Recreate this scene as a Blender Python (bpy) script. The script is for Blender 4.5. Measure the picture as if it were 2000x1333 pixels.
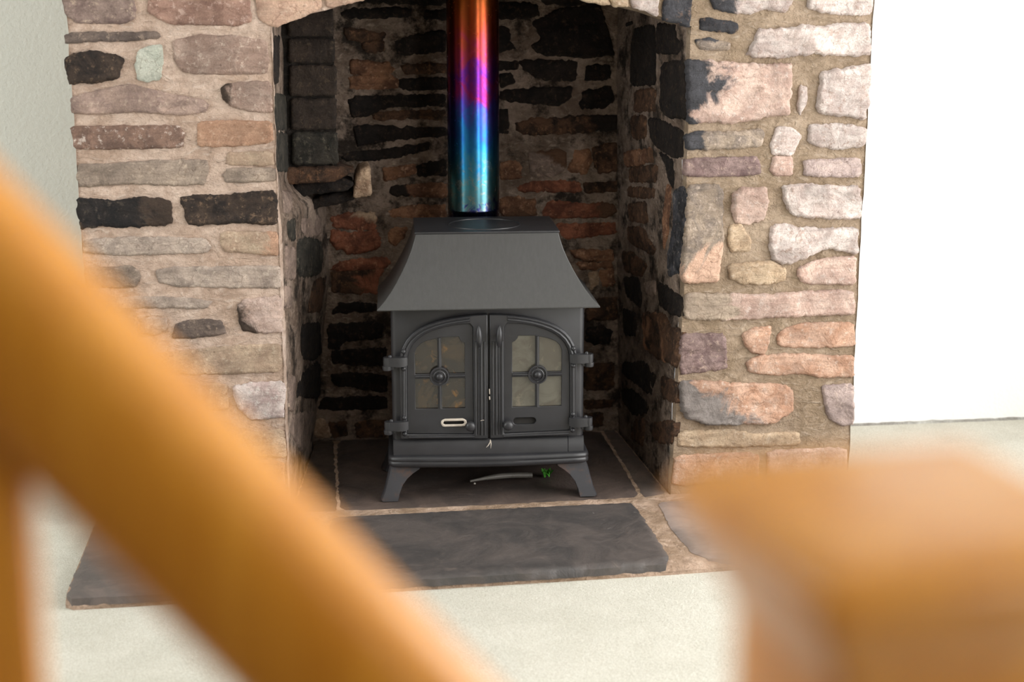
import bpy, bmesh, math, random
from mathutils import Vector, Matrix, noise
from mathutils.geometry import delaunay_2d_cdt

for o in list(bpy.data.objects):
    bpy.data.objects.remove(o, do_unlink=True)
SC = bpy.context.scene
COL = SC.collection
random.seed(7)

# ---------------------------------------------------------------- camera
PITCH, YAW = math.radians(13.1), math.radians(7.5)
FW = Vector((math.sin(YAW)*math.cos(PITCH), math.cos(YAW)*math.cos(PITCH), -math.sin(PITCH)))
RT = Vector((math.cos(YAW), -math.sin(YAW), 0))
UP = RT.cross(FW)
CAMPOS = Vector((0, -3.4847, 1.22))
cam = bpy.data.cameras.new('camera')
cam.sensor_width = 36; cam.lens = 52.2; cam.clip_start = .02
co = bpy.data.objects.new('camera', cam); COL.objects.link(co)
m = Matrix((RT, UP, -FW)).transposed().to_4x4(); m.translation = CAMPOS
co.matrix_world = m
cam.dof.use_dof = True
cam.dof.focus_distance = (Vector((.42, .0, .35))-CAMPOS).dot(FW)
cam.dof.aperture_fstop = 2.9
cam.dof.aperture_blades = 9
SC.camera = co

# ---------------------------------------------------------------- light
w = bpy.data.worlds.new('daylight'); SC.world = w; w.use_nodes = True
bg = w.node_tree.nodes['Background']
bg.inputs[0].default_value = (.96, .98, 1, 1); bg.inputs[1].default_value = .8
def area(name, loc, target, sx, sy, watts, col):
    l = bpy.data.lights.new(name, 'AREA'); l.shape = 'RECTANGLE'; l.size = sx; l.size_y = sy
    l.energy = watts; l.color = col
    o = bpy.data.objects.new(name, l); COL.objects.link(o)
    o.location = loc
    o.rotation_euler = (Vector(target)-Vector(loc)).to_track_quat('-Z', 'Y').to_euler()
    return o
area('window_daylight', (2.57, -1.5, 1.2), (0, -1.5, 1.15), 2.5, 2.0, 114, (1, .985, .96))
area('added_fill_left', (-2.57, -1.1, 1.5), (0, -1.1, 1.3), 1.5, 1.4, 45, (.98, 1, .99))  # fill lamp added to brighten the left alcove wall
area('added_streak_lamp', (2.2, -5.3, 1.8), (.5, 0, .6), .4, 1.3, 30, (1, .985, .96))  # lamp added for the flue streak and newel front; no window stands there
SC.view_settings.view_transform = 'Standard'; SC.view_settings.look = 'None'
SC.view_settings.gamma = 1; SC.view_settings.exposure = 0
SC.view_settings.use_curve_mapping = False
# light reaching each zone relative to a fully lit surface: turns the tones read off the photograph into albedo
GAIN = {'pl': .98, 'pr': 1.3, 'rb': .42, 'rl': .46, 'rr': .40}

# ---------------------------------------------------------------- helpers
def lin(v):
    v /= 255
    return v/12.92 if v <= .04045 else ((v+.055)/1.055)**2.4
def alb(c, gain=1):
    return tuple(min(.82, lin(x)/gain) for x in c)
def new_obj(name, me, parent=None, mats=(), loc=None):
    o = bpy.data.objects.new(name, me); COL.objects.link(o)
    for mt in mats: me.materials.append(mt)
    if parent is not None: o.parent = parent
    if loc is not None: o.location = loc
    return o
def empty(name, loc=(0, 0, 0), rz=0):
    o = bpy.data.objects.new(name, None); COL.objects.link(o)
    o.location = loc; o.rotation_euler = (0, 0, rz); o.empty_display_size = .05
    return o
def tag(o, label=None, cat=None, group=None, kind=None):
    if label: o['label'] = label
    if cat: o['category'] = cat
    if group: o['group'] = group
    if kind: o['kind'] = kind
    return o
def mesh(name, verts, faces, parent=None, mat=None, smooth=True, sharp=None, loc=None, flip=False):
    me = bpy.data.meshes.new(name)
    if flip: faces = [tuple(reversed(f)) for f in faces]
    me.from_pydata([tuple(v) for v in verts], [], faces); me.update()
    if smooth:
        me.polygons.foreach_set('use_smooth', [True]*len(me.polygons))
        if sharp: me.set_sharp_from_angle(angle=math.radians(sharp))
    return new_obj(name, me, parent, (mat,) if mat else (), loc)
class MB:
    """collects shapes into one mesh"""
    def __init__(s): s.v = []; s.f = []
    def add(s, vs, fs):
        n = len(s.v); s.v += [tuple(v) for v in vs]; s.f += [tuple(i+n for i in f) for f in fs]; return s
    def box(s, x0, x1, y0, y1, z0, z1):
        return s.add([(x, y, z) for x in (x0, x1) for y in (y0, y1) for z in (z0, z1)],
            [(0, 1, 3, 2), (4, 6, 7, 5), (0, 4, 5, 1), (2, 3, 7, 6), (0, 2, 6, 4), (1, 5, 7, 3)])
    def loft(s, rings, cap=True, closed=True):
        n = len(rings[0]); vs = [p for r in rings for p in r]; fs = []
        for k in range(len(rings)-1):
            for i in range(n if closed else n-1):
                j = (i+1) % n
                fs.append((k*n+i, k*n+j, (k+1)*n+j, (k+1)*n+i))
        if cap:
            fs.append(tuple(reversed(range(n)))); fs.append(tuple((len(rings)-1)*n+i for i in range(n)))
        return s.add(vs, fs)
    def tube(s, pts, r, n=8, sq=1.0):
        pts = [Vector(p) for p in pts]; rings = []; side = None
        for i, p in enumerate(pts):
            d = (pts[min(i+1, len(pts)-1)]-pts[max(i-1, 0)]).normalized()
            if side is None:
                side = d.orthogonal().normalized()
            side = (side-d*side.dot(d)).normalized(); b = d.cross(side)
            rr = r[i] if isinstance(r, (list, tuple)) else r
            rings.append([p+(side*math.cos(a)+b*math.sin(a)*sq)*rr for a in [2*math.pi*k/n for k in range(n)]])
        return s.loft(rings)
    def lathe(s, prof, origin, axis='z', n=20):
        o = Vector(origin); rings = []
        for r, h in prof:
            ring = []
            for k in range(n):
                a = 2*math.pi*k/n
                if axis == 'z': ring.append(o+Vector((r*math.cos(a), r*math.sin(a), h)))
                else: ring.append(o+Vector((r*math.cos(a), h, r*math.sin(a))))
            rings.append(ring)
        if axis != 'z': rings = [list(reversed(q)) for q in rings]
        return s.loft(rings)
    def ball(s, c, r, n=10, sz=1.0):
        prof = [(max(1e-4, r*math.sin(math.pi*i/6)), -r*sz*math.cos(math.pi*i/6)) for i in range(7)]
        return s.lathe(prof, c, 'z', n)
    def plate(s, outer, holes, y0, y1, bev=0.0):
        """flat plate standing in the x-z plane with holes, front face at y0, back at y1"""
        loops = [outer]+list(holes); pts = []; edges = []
        for lp in loops:
            n = len(pts); pts += [Vector((p[0], p[1])) for p in lp]
            edges += [(n+i, n+(i+1) % len(lp)) for i in range(len(lp))]
        vv, ee, ff, *_ = delaunay_2d_cdt(pts, edges, [], 0, 1e-7)
        def inside(p, lp):
            r = False; j = len(lp)-1
            for i in range(len(lp)):
                if (lp[i][1] > p[1]) != (lp[j][1] > p[1]) and p[0] < (lp[j][0]-lp[i][0])*(p[1]-lp[i][1])/(lp[j][1]-lp[i][1])+lp[i][0]: r = not r
                j = i
            return r
        fs = []
        for f in ff:
            cx = sum(vv[i][0] for i in f)/len(f); cz = sum(vv[i][1] for i in f)/len(f)
            if inside((cx, cz), outer) and not any(inside((cx, cz), h) for h in holes): fs.append(tuple(f))
        n = len(vv)
        vs = [(p[0], y0, p[1]) for p in vv]+[(p[0], y1, p[1]) for p in vv]
        allf = list(fs)+[tuple(reversed([i+n for i in f])) for f in fs]
        from collections import Counter
        ed = Counter()
        for f in fs:
            for i in range(len(f)): ed[(f[i], f[(i+1) % len(f)])] += 1
        for (a, b) in list(ed):
            if (b, a) not in ed: allf.append((b, a, a+n, b+n))
        return s.add(vs, allf)
    def build(s, name, mat, parent=None, smooth=True, sharp=35, bevel=0):
        o = mesh(name, s.v, s.f, parent, mat, smooth, sharp)
        if bevel:
            b = o.modifiers.new('bevel', 'BEVEL'); b.width = bevel; b.segments = 2; b.limit_method = 'ANGLE'; b.angle_limit = math.radians(40)
        return o

# ---------------------------------------------------------------- materials
class NT:
    def __init__(s, name):
        s.m = bpy.data.materials.new(name); s.m.use_nodes = True
        s.t = s.m.node_tree; s.b = s.t.nodes['Principled BSDF']
    def n(s, typ, **kw):
        nd = s.t.nodes.new(typ)
        for k, v in kw.items():
            if k.startswith('i_'):
                k = k[2:]; nd.inputs[int(k) if k.isdigit() else k].default_value = v
            else: setattr(nd, k, v)
        return nd
    def l(s, a, b): s.t.links.new(a, b)
    def noise(s, vec, scale, detail=5, rough=.6, dist=0):
        nd = s.n('ShaderNodeTexNoise'); nd.inputs['Scale'].default_value = scale
        nd.inputs['Detail'].default_value = detail; nd.inputs['Roughness'].default_value = rough
        nd.inputs['Distortion'].default_value = dist
        if vec is not None: s.l(vec, nd.inputs['Vector'])
        return nd.outputs['Fac']
    def step(s, v, lo, hi):
        nd = s.n('ShaderNodeMapRange', interpolation_type='SMOOTHSTEP')
        s.l(v, nd.inputs[0]); nd.inputs[1].default_value = lo; nd.inputs[2].default_value = hi
        return nd.outputs[0]
    def mix(s, f, a, b, blend='MIX'):
        nd = s.n('ShaderNodeMix', data_type='RGBA', blend_type=blend)
        for sock, v in ((nd.inputs[0], f), (nd.inputs[6], a), (nd.inputs[7], b)):
            if hasattr(v, 'is_output'): s.l(v, sock)
            elif isinstance(v, (int, float)): sock.default_value = v
            else: sock.default_value = (*v, 1) if len(v) == 3 else v
        return nd.outputs[2]
    def math(s, op, a, b=0.0):
        nd = s.n('ShaderNodeMath', operation=op)
        for i, v in enumerate((a, b)):
            if hasattr(v, 'is_output'): s.l(v, nd.inputs[i])
            else: nd.inputs[i].default_value = v
        return nd.outputs[0]
    def scaled(s, vec, sc, off=None):
        nd = s.n('ShaderNodeMapping'); nd.inputs['Scale'].default_value = sc
        s.l(vec, nd.inputs['Vector'])
        if off is not None: s.l(off, nd.inputs['Location'])
        return nd.outputs[0]
    def bump(s, h, strength, dist=.01, prev=None):
        nd = s.n('ShaderNodeBump'); nd.inputs['Strength'].default_value = strength; nd.inputs['Distance'].default_value = dist
        s.l(h, nd.inputs['Height'])
        if prev is not None: s.l(prev, nd.inputs['Normal'])
        return nd.outputs[0]
    def done(s, color=None, normal=None, rough=None, **kw):
        for sock, v in (('Base Color', color), ('Normal', normal), ('Roughness', rough)):
            if v is None: continue
            if hasattr(v, 'is_output'): s.l(v, s.b.inputs[sock])
            elif isinstance(v, (int, float)): s.b.inputs[sock].default_value = v
            else: s.b.inputs[sock].default_value = (*v, 1)
        for k, v in kw.items(): s.b.inputs[k.replace('_', ' ')].default_value = v
        return s.m

def stone_material():
    t = NT('rough_stone')
    tc = t.n('ShaderNodeTexCoord'); oi = t.n('ShaderNodeObjectInfo')
    rnd = t.math('MULTIPLY', oi.outputs['Random'], 37.0)
    cmb = t.n('ShaderNodeCombineXYZ'); t.l(rnd, cmb.inputs[0]); t.l(rnd, cmb.inputs[1]); t.l(rnd, cmb.inputs[2])
    P = t.scaled(tc.outputs['Object'], (1, 1, 1), cmb.outputs[0])
    def at(n, out='Color'):
        nd = t.n('ShaderNodeAttribute', attribute_type='OBJECT', attribute_name=n); return nd.outputs[out]
    n1 = t.noise(P, 22, 8, .68, .6); n2 = t.noise(P, 70, 6, .7); n3 = t.noise(P, 9, 6, .6, .8); n4 = t.noise(P, 260, 3, .7)
    PS = t.scaled(tc.outputs['Object'], (9, 9, 55), cmb.outputs[0]); n5 = t.noise(PS, 1.0, 6, .65, 1.2)
    c = t.mix(t.step(n1, .4, .62), at('tone_a'), at('tone_b'))
    c = t.mix(t.math('MULTIPLY', t.step(n2, .54, .66), .75), c, at('tone_c'))
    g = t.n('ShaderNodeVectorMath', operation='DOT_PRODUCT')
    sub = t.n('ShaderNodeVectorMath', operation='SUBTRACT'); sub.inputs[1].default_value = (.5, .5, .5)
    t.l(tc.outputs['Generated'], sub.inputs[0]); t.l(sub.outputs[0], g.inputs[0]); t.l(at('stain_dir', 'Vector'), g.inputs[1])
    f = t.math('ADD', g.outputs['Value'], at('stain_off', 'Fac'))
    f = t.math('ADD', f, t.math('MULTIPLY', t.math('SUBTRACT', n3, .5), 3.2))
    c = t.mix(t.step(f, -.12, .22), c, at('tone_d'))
    c = t.mix(.5, c, t.mix(t.step(n5, .3, .7), (.72, .72, .72), (1.2, 1.2, 1.2)), 'MULTIPLY')
    c = t.mix(.4, c, t.mix(t.step(n4, .3, .7), (.7, .68, .66), (1.25, 1.25, 1.25)), 'MULTIPLY')
    c = t.mix(.8, c, t.mix(t.step(n3, .36, .64), (.72, .70, .69), (1.18, 1.17, 1.16)), 'MULTIPLY')
    pit = t.step(t.noise(P, 110, 4, .6), .36, .28)
    c = t.mix(t.math('MULTIPLY', pit, .65), c, t.mix(1.0, c, (.40, .36, .34), 'MULTIPLY'))
    wv = t.n('ShaderNodeVectorMath', operation='ADD'); t.l(P, wv.inputs[0])
    nc = t.n('ShaderNodeTexNoise'); nc.inputs['Scale'].default_value = 30; nc.inputs['Detail'].default_value = 4; t.l(P, nc.inputs['Vector'])
    sc_ = t.n('ShaderNodeVectorMath', operation='SCALE'); sc_.inputs['Scale'].default_value = .06; t.l(nc.outputs['Color'], sc_.inputs[0]); t.l(sc_.outputs[0], wv.inputs[1])
    vo = t.n('ShaderNodeTexVoronoi', feature='DISTANCE_TO_EDGE'); vo.inputs['Scale'].default_value = 13
    t.l(t.scaled(wv.outputs[0], (1, 1, 2.0)), vo.inputs['Vector'])
    ck = t.math('MULTIPLY', t.step(vo.outputs['Distance'], .035, .0), t.step(n3, .46, .6))
    c = t.mix(t.math('MULTIPLY', ck, .5), c, t.mix(1.0, c, (.42, .36, .32), 'MULTIPLY'))
    nb = t.bump(ck, -.5, .004); nb = t.bump(pit, -.4, .003, nb); nb = t.bump(n1, .8, .02, nb); nb = t.bump(n5, .4, .010, nb); nb = t.bump(n2, .55, .008, nb); nb = t.bump(n4, .25, .002, nb)
    return t.done(c, nb, .86, Specular_IOR_Level=.3)
def mortar_material(name, a, b, c3, dark=None):
    t = NT(name); tc = t.n('ShaderNodeTexCoord'); P = tc.outputs['Object']
    n1 = t.noise(P, 7, 6, .6, .5); n2 = t.noise(P, 40, 6, .65); n3 = t.noise(P, 300, 3, .7)
    PS = t.scaled(P, (26, 26, 52)); n4 = t.noise(PS, 1, 5, .62, 1.6)
    c = t.mix(t.step(n1, .38, .62), a, b)
    c = t.mix(t.math('MULTIPLY', t.step(n4, .5, .75), .6), c, c3)
    if dark: c = t.mix(t.step(t.noise(P, 13, 7, .72), .47, .63), c, dark)
    c = t.mix(.4, c, t.mix(t.step(n3, .3, .7), (.75, .73, .7), (1.2, 1.2, 1.2)), 'MULTIPLY')
    c = t.mix(.7, c, t.mix(t.step(n2, .34, .62), (.78, .75, .72), (1.1, 1.1, 1.1)), 'MULTIPLY')
    nb = t.bump(n1, .6, .03); nb = t.bump(n4, .7, .014, nb); nb = t.bump(n2, .6, .010, nb); nb = t.bump(n3, .35, .002, nb)
    return t.done(c, nb, .9, Specular_IOR_Level=.2)
M_STONE = stone_material()
M_MORTL = mortar_material('lime_mortar_pale', alb((194, 173, 159), GAIN['pl']), alb((176, 153, 137), GAIN['pl']), alb((208, 192, 181), GAIN['pl']))
M_MORTR = mortar_material('lime_mortar_tan', alb((170, 151, 131), 1.15), alb((150, 131, 110), 1.15), alb((196, 180, 164), 1.15))
M_MORTK = mortar_material('sooty_mortar', alb((98, 86, 77), .42), alb((70, 59, 51), .42), alb((122, 110, 100), .42), alb((32, 27, 23), .42))
def paint(name, col, bs, sc, bd=.004):
    t = NT(name); tc = t.n('ShaderNodeTexCoord'); P = tc.outputs['Object']
    n1 = t.noise(P, sc, 3, .5); n2 = t.noise(P, 3, 4, .6)
    c = t.mix(t.step(n2, .35, .65), col, tuple(x*.97 for x in col))
    return t.done(c, t.bump(n1, bs, bd), .7, Specular_IOR_Level=.3)
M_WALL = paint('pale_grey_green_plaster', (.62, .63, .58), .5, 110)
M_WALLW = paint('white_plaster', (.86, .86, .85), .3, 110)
def carpet():
    t = NT('cream_carpet'); tc = t.n('ShaderNodeTexCoord'); P = tc.outputs['Object']
    n1 = t.noise(P, 420, 3, .7); n2 = t.noise(P, 130, 4, .7); n3 = t.noise(P, 9, 3, .6)
    c = t.mix(t.step(n1, .32, .66), (.60, .57, .475), (.84, .825, .745))
    c = t.mix(.5, c, t.mix(t.step(n3, .35, .65), (.9, .9, .86), (1.06, 1.06, 1.04)), 'MULTIPLY')
    nb = t.bump(n2, .6, .01); nb = t.bump(n1, .7, .005, nb)
    return t.done(c, nb, .95, Specular_IOR_Level=.1, Sheen_Weight=.2)
M_CARPET = carpet()
def slate():
    t = NT('dark_slate'); tc = t.n('ShaderNodeTexCoord'); P = tc.outputs['Object']
    n1 = t.noise(P, 8, 7, .65, .8); n2 = t.noise(P, 45, 6, .7, .4); n3 = t.noise(P, 250, 3, .7); n4 = t.noise(P, 17, 8, .7, 1.5)
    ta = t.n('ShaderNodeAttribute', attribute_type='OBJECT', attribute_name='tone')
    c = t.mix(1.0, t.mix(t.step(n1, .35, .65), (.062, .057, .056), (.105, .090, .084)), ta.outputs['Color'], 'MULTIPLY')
    c = t.mix(t.math('MULTIPLY', t.step(n4, .6, .72), .55), c, (.20, .16, .14))
    c = t.mix(t.math('MULTIPLY', t.step(n2, .66, .74), .6), c, (.30, .28, .27))
    nb = t.bump(n1, .5, .01); nb = t.bump(n2, .4, .004, nb); nb = t.bump(n3, .2, .001, nb)
    r = t.math('ADD', t.math('MULTIPLY', n2, .35), .32)
    return t.done(c, nb, r, Specular_IOR_Level=.45)
M_SLATE = slate()
def iron(name, col, rough=.5, brushed=False, rust=None):
    t = NT(name); tc = t.n('ShaderNodeTexCoord'); P = tc.outputs['Object']
    n1 = t.noise(P, 12, 5, .6); n2 = t.noise(P, 500, 2, .6)
    c = t.mix(t.step(n1, .35, .65), col, tuple(x*1.35 for x in col))
    PS = t.scaled(P, (160, 160, 3)); n3 = t.noise(PS, 1, 4, .6, .4)
    if brushed: c = t.mix(.3, col, t.mix(t.step(n3, .3, .7), (.75, .75, .75), (1.3, 1.3, 1.3)), 'MULTIPLY')
    if rust: c = t.mix(t.step(t.noise(P, 26, 6, .7), .5, .64), c, rust)
    nb = t.bump(n2, .12, .001)
    r = t.math('ADD', t.math('MULTIPLY', n3 if brushed else n1, .2), rough-.1)
    return t.done(c, nb, r, Specular_IOR_Level=.55)
M_IRON = iron('matt_black_cast_iron', (.019, .019, .0215), .42)
M_CANOPY = iron('brushed_black_steel', (.046, .0455, .045), .46, True)
M_LEG = iron('cast_iron_leg_rust', (.026, .026, .030), .45, False, (.075, .046, .036))
M_STEEL = iron('dull_steel', (.16, .15, .135), .28)
def plain(name, col, rough=.6, **kw):
    t = NT(name); tc = t.n('ShaderNodeTexCoord'); n1 = t.noise(tc.outputs['Object'], 60, 4, .6)
    return t.done(t.mix(t.step(n1, .3, .7), tuple(x*.85 for x in col), tuple(min(1, x*1.1) for x in col)), None, rough, **kw)
M_ROPE = plain('pale_fibre_rope', (.52, .46, .39), .95)
M_DARK = plain('firebox_dark', (.02, .018, .016), .9)
M_GREEN = plain('green_leaf', (.06, .30, .025), .5)
M_WHITE = plain('white_gloss_frame', (.8, .8, .78), .4)
def glass(name, a, b, c3):
    t = NT(name); tc = t.n('ShaderNodeTexCoord'); P = tc.outputs['Object']
    n1 = t.noise(P, 14, 5, .6, 1.2); n2 = t.noise(P, 35, 6, .65, .6)
    c = t.mix(t.step(n1, .36, .62), a, b); c = t.mix(t.step(n2, .56, .72), c, c3)
    return t.done(c, t.bump(n2, .1, .002), .16, Specular_IOR_Level=.55, Coat_Weight=.4, Coat_Roughness=.05)
M_GLASSL = glass('mottled_amber_glass', (.038, .026, .015), (.015, .013, .011), (.14, .068, .016))  # mottled dark brown with amber patches, left door
M_GLASSR = glass('mottled_grey_glass', (.105, .098, .076), (.070, .060, .044), (.135, .118, .086))  # mottled grey-beige, right door
def flue_mat():
    t = NT('heat_tinted_steel'); tc = t.n('ShaderNodeTexCoord'); P = tc.outputs['Object']
    sp = t.n('ShaderNodeSeparateXYZ'); t.l(P, sp.inputs[0])
    n1 = t.noise(t.scaled(P, (1, 1, .6)), 22, 5, .6, 1.0); n2 = t.noise(P, 60, 5, .7, .5)
    z = t.math('ADD', sp.outputs[2], t.math('MULTIPLY', t.math('SUBTRACT', n1, .5), .22))
    mr = t.n('ShaderNodeMapRange'); t.l(z, mr.inputs[0]); mr.inputs[1].default_value = .62; mr.inputs[2].default_value = 1.32
    cr = t.n('ShaderNodeValToRGB'); t.l(mr.outputs[0], cr.inputs[0])
    stops = [(.0, (.03, .03, .16)), (.085, (.04, .05, .20)), (.10, (.09, .20, .24)), (.20, (.07, .28, .36)), (.29, (.025, .23, .50)), (.37, (.03, .15, .52)),
             (.45, (.10, .06, .46)), (.52, (.36, .03, .16)), (.57, (.17, .03, .36)), (.64, (.42, .05, .10)), (.73, (.42, .07, .03)), (.9, (.42, .13, .02))]
    stops = [(p, tuple(x*.78 for x in c)) for p, c in stops]
    e = cr.color_ramp.elements
    while len(e) < len(stops): e.new(.5)
    for k, (p, c) in enumerate(stops): e[k].position = p; e[k].color = (*c, 1)
    low = t.step(sp.outputs[2], .86, .74)
    c = t.mix(t.math('MULTIPLY', t.math('MULTIPLY', t.step(n2, .5, .62), low), .6), cr.outputs[0], (.20, .20, .17))
    return t.done(c, t.bump(n2, .05, .002), t.math('ADD', t.math('MULTIPLY', n2, .16), .17), Metallic=1.0)
M_FLUE = flue_mat()
def pine(name='varnished_pine'):
    t = NT(name); tc = t.n('ShaderNodeTexCoord'); P = t.scaled(tc.outputs['Object'], (60, 60, 4))
    n1 = t.noise(P, 1, 5, .6, 1.0)
    c = t.mix(t.step(n1, .3, .7), (.70, .30, .035), (.58, .22, .02))
    return t.done(c, t.bump(n1, .05, .002), .3, Specular_IOR_Level=.35, Coat_Weight=.12, Coat_Roughness=.2)
M_PINE = pine()

# ---------------------------------------------------------------- traced stonework, millimetres on each wall's own plane
PAL = {
'pg': ((152, 133, 124), (122, 103, 98), (192, 172, 152)), 'rb': ((162, 131, 117), (140, 110, 98), (198, 172, 160)),
'lp': ((196, 166, 146), (182, 150, 132), (210, 186, 168)), 'dk': ((122, 108, 100), (98, 87, 82), (165, 147, 132)),
'bk': ((70, 58, 50), (42, 36, 34), (125, 104, 86)), 'kk': ((42, 38, 37), (26, 25, 27), (84, 76, 68)),
'gn': ((194, 196, 184), (176, 180, 168), (208, 205, 194)),
'br': ((156, 132, 120), (172, 150, 138), (206, 188, 174)), 'pw': ((173, 150, 138), (152, 131, 123), (196, 176, 160)),
'bw': ((146, 118, 104), (118, 96, 86), (220, 206, 196)), 'or': ((186, 150, 126), (168, 132, 109), (206, 176, 154)),
'tn': ((192, 170, 148), (176, 152, 132), (212, 194, 172)), 'gr': ((166, 150, 136), (142, 128, 117), (188, 171, 155)),
'lg': ((184, 168, 156), (160, 146, 136), (204, 190, 176)), 'wh': ((216, 202, 197), (186, 166, 162), (236, 227, 222)),
'wp': ((200, 178, 168), (180, 156, 144), (214, 196, 186)),
'W': ((240, 227, 221), (216, 198, 191), (196, 170, 157)), 'P': ((232, 204, 190), (216, 184, 170), (244, 226, 217)),
'O': ((228, 190, 167), (210, 165, 138), (240, 216, 200)), 'G': ((150, 142, 138), (118, 112, 112), (205, 188, 176)),
'V': ((164, 141, 137), (130, 107, 106), (206, 182, 168)), 'PV': ((208, 188, 182), (178, 160, 156), (228, 206, 194)),
'T': ((188, 170, 152), (152, 139, 129), (224, 205, 190)), 'TN': ((214, 190, 162), (196, 170, 142), (228, 208, 186)),
'D': ((78, 78, 83), (54, 54, 59), (140, 116, 102)),
'k': ((24, 19, 16), (14, 11, 10), (48, 38, 29)), 'n': ((64, 46, 34), (34, 25, 19), (94, 68, 49)),
'o': ((104, 75, 56), (70, 48, 36), (132, 104, 84)), 'e': ((100, 61, 45), (68, 40, 30), (124, 86, 66)),
'y': ((124, 106, 88), (98, 79, 64), (148, 130, 112)), 'v': ((104, 90, 82), (82, 70, 63), (126, 112, 98)),
'q': ((42, 39, 34), (26, 25, 22), (70, 65, 56)), 'D2': ((50, 50, 54), (24, 24, 26), (92, 86, 82)),
'K': ((40, 33, 28), (28, 23, 20), (60, 50, 40)),
}
STONES_PIER_LEFT = [
('pg', 1, '-545,1227 -393,1227 -393,1173 -416,1161 -523,1163 -543,1179'),
('rb', 1, '-358,1227 -142,1227 -137,1165 -172,1156 -321,1160 -361,1184'),
('lp', 1, '-123,1239 17,1239 20,1195 -20,1175 -84,1152 -119,1169'),
('lp', 1, '28,1239 107,1239 120,1213 36,1194'),
('dk', 1, '-546,1133 -511,1140 -417,1138 -349,1139 -342,1130 -413,1122 -498,1122 -546,1117'),
('bk', 2, '-550,1077 -535,1090 -492,1098 -455,1092 -423,1079 -439,1040 -469,1033 -528,1030 -545,1028'),
('gn', 1, '-390,1097 -376,1106 -340,1111 -338,1075 -348,1037 -372,1030 -393,1037 -397,1065'),
('br', 1, '-310,1119 -258,1132 -173,1129 -107,1118 -102,1080 -107,1049 -204,1047 -291,1053 -309,1075'),
('pw', 1, '-543,995 -478,1011 -413,1024 -370,1011 -302,995 -251,987 -242,976 -249,963 -296,957 -400,965 -482,960 -541,963'),
('br', 2, '-208,1014 -197,1022 -150,1025 -100,1027 -99,960 -141,963 -188,975 -206,992', (-2.2, 0, -0.62, 'bk')),
('bw', 1, '-546,930 -429,930 -308,929 -300,912 -305,884 -355,882 -486,881 -543,884'),
('or', 1, '-263,937 -181,940 -100,935 -99,893 -183,884 -267,884'),
('tn', 1, '-201,865 -102,868 -99,838 -205,842'),
('gr', 1, '-535,844 -480,844 -351,851 -251,850 -248,833 -258,799 -310,795 -436,802 -535,796 -541,820'),
('gr', 1, '-213,815 -202,829 -96,829 -97,803 -159,801 -209,802'),
('kk', 2, '-544,765 -485,764 -466,757 -425,766 -356,765 -337,755 -336,709 -359,703 -431,702 -453,700 -497,706 -539,698 -545,730', (2.0, 0, -0.35, 'bk')),
('bk', 2, '-311,768 -216,767 -148,774 -98,776 -95,700 -191,706 -295,702 -305,725'),
('lg', 1, '-535,670 -444,674 -333,671 -263,667 -252,649 -261,638 -362,636 -479,637 -537,644'),
('tn', 1, '-224,681 -135,682 -97,678 -97,626 -137,632 -216,640 -225,655', (1.5, 0, -0.35, 'or')),
('gr', 1, '-537,604 -437,606 -418,595 -416,581 -428,560 -478,560 -536,563'),
('lg', 1, '-376,594 -336,602 -237,600 -95,599 -94,549 -197,553 -338,560 -371,571'),
('lg', 1, '-502,530 -424,534 -312,528 -255,518 -270,504 -369,509 -481,509'),
('wp', 2, '-193,508 -178,520 -98,526 -91,520 -95,440 -158,443 -184,449 -191,485', (-2, -1.2, -0.55, 'bk')),
('lg', 1, '-421,479 -396,484 -362,479 -360,457 -387,443 -420,450'),
('dk', 1, '-340,462 -314,473 -271,475 -232,468 -227,441 -273,436 -308,434 -347,436'),
('tn', 1, '-389,395 -303,401 -188,410 -99,410 -98,347 -191,344 -306,345 -385,356'),
('wh', 2, '-211,311 -163,316 -94,318 -94,234 -138,231 -173,227 -198,250 -208,281'),
('tn', 1, '-197,194 -98,197 -94,131 -170,135'),
('gr', 1, '-530,507 -432,511 -429,449 -529,446'),
('br', 1, '-532,403 -403,407 -399,339 -532,339'),
('tn', 1, '-386,317 -231,318 -227,255 -384,253'),
('gr', 1, '-533,310 -408,309 -414,247 -535,247'),
('dk', 1, '-536,218 -367,219 -366,148 -538,149'),
('br', 1, '-343,219 -217,221 -216,152 -344,151'),
('lg', 1, '-537,124 -322,124 -321,42 -539,47'),
('or', 1, '-294,123 -102,121 -101,30 -294,32'),
]
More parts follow.
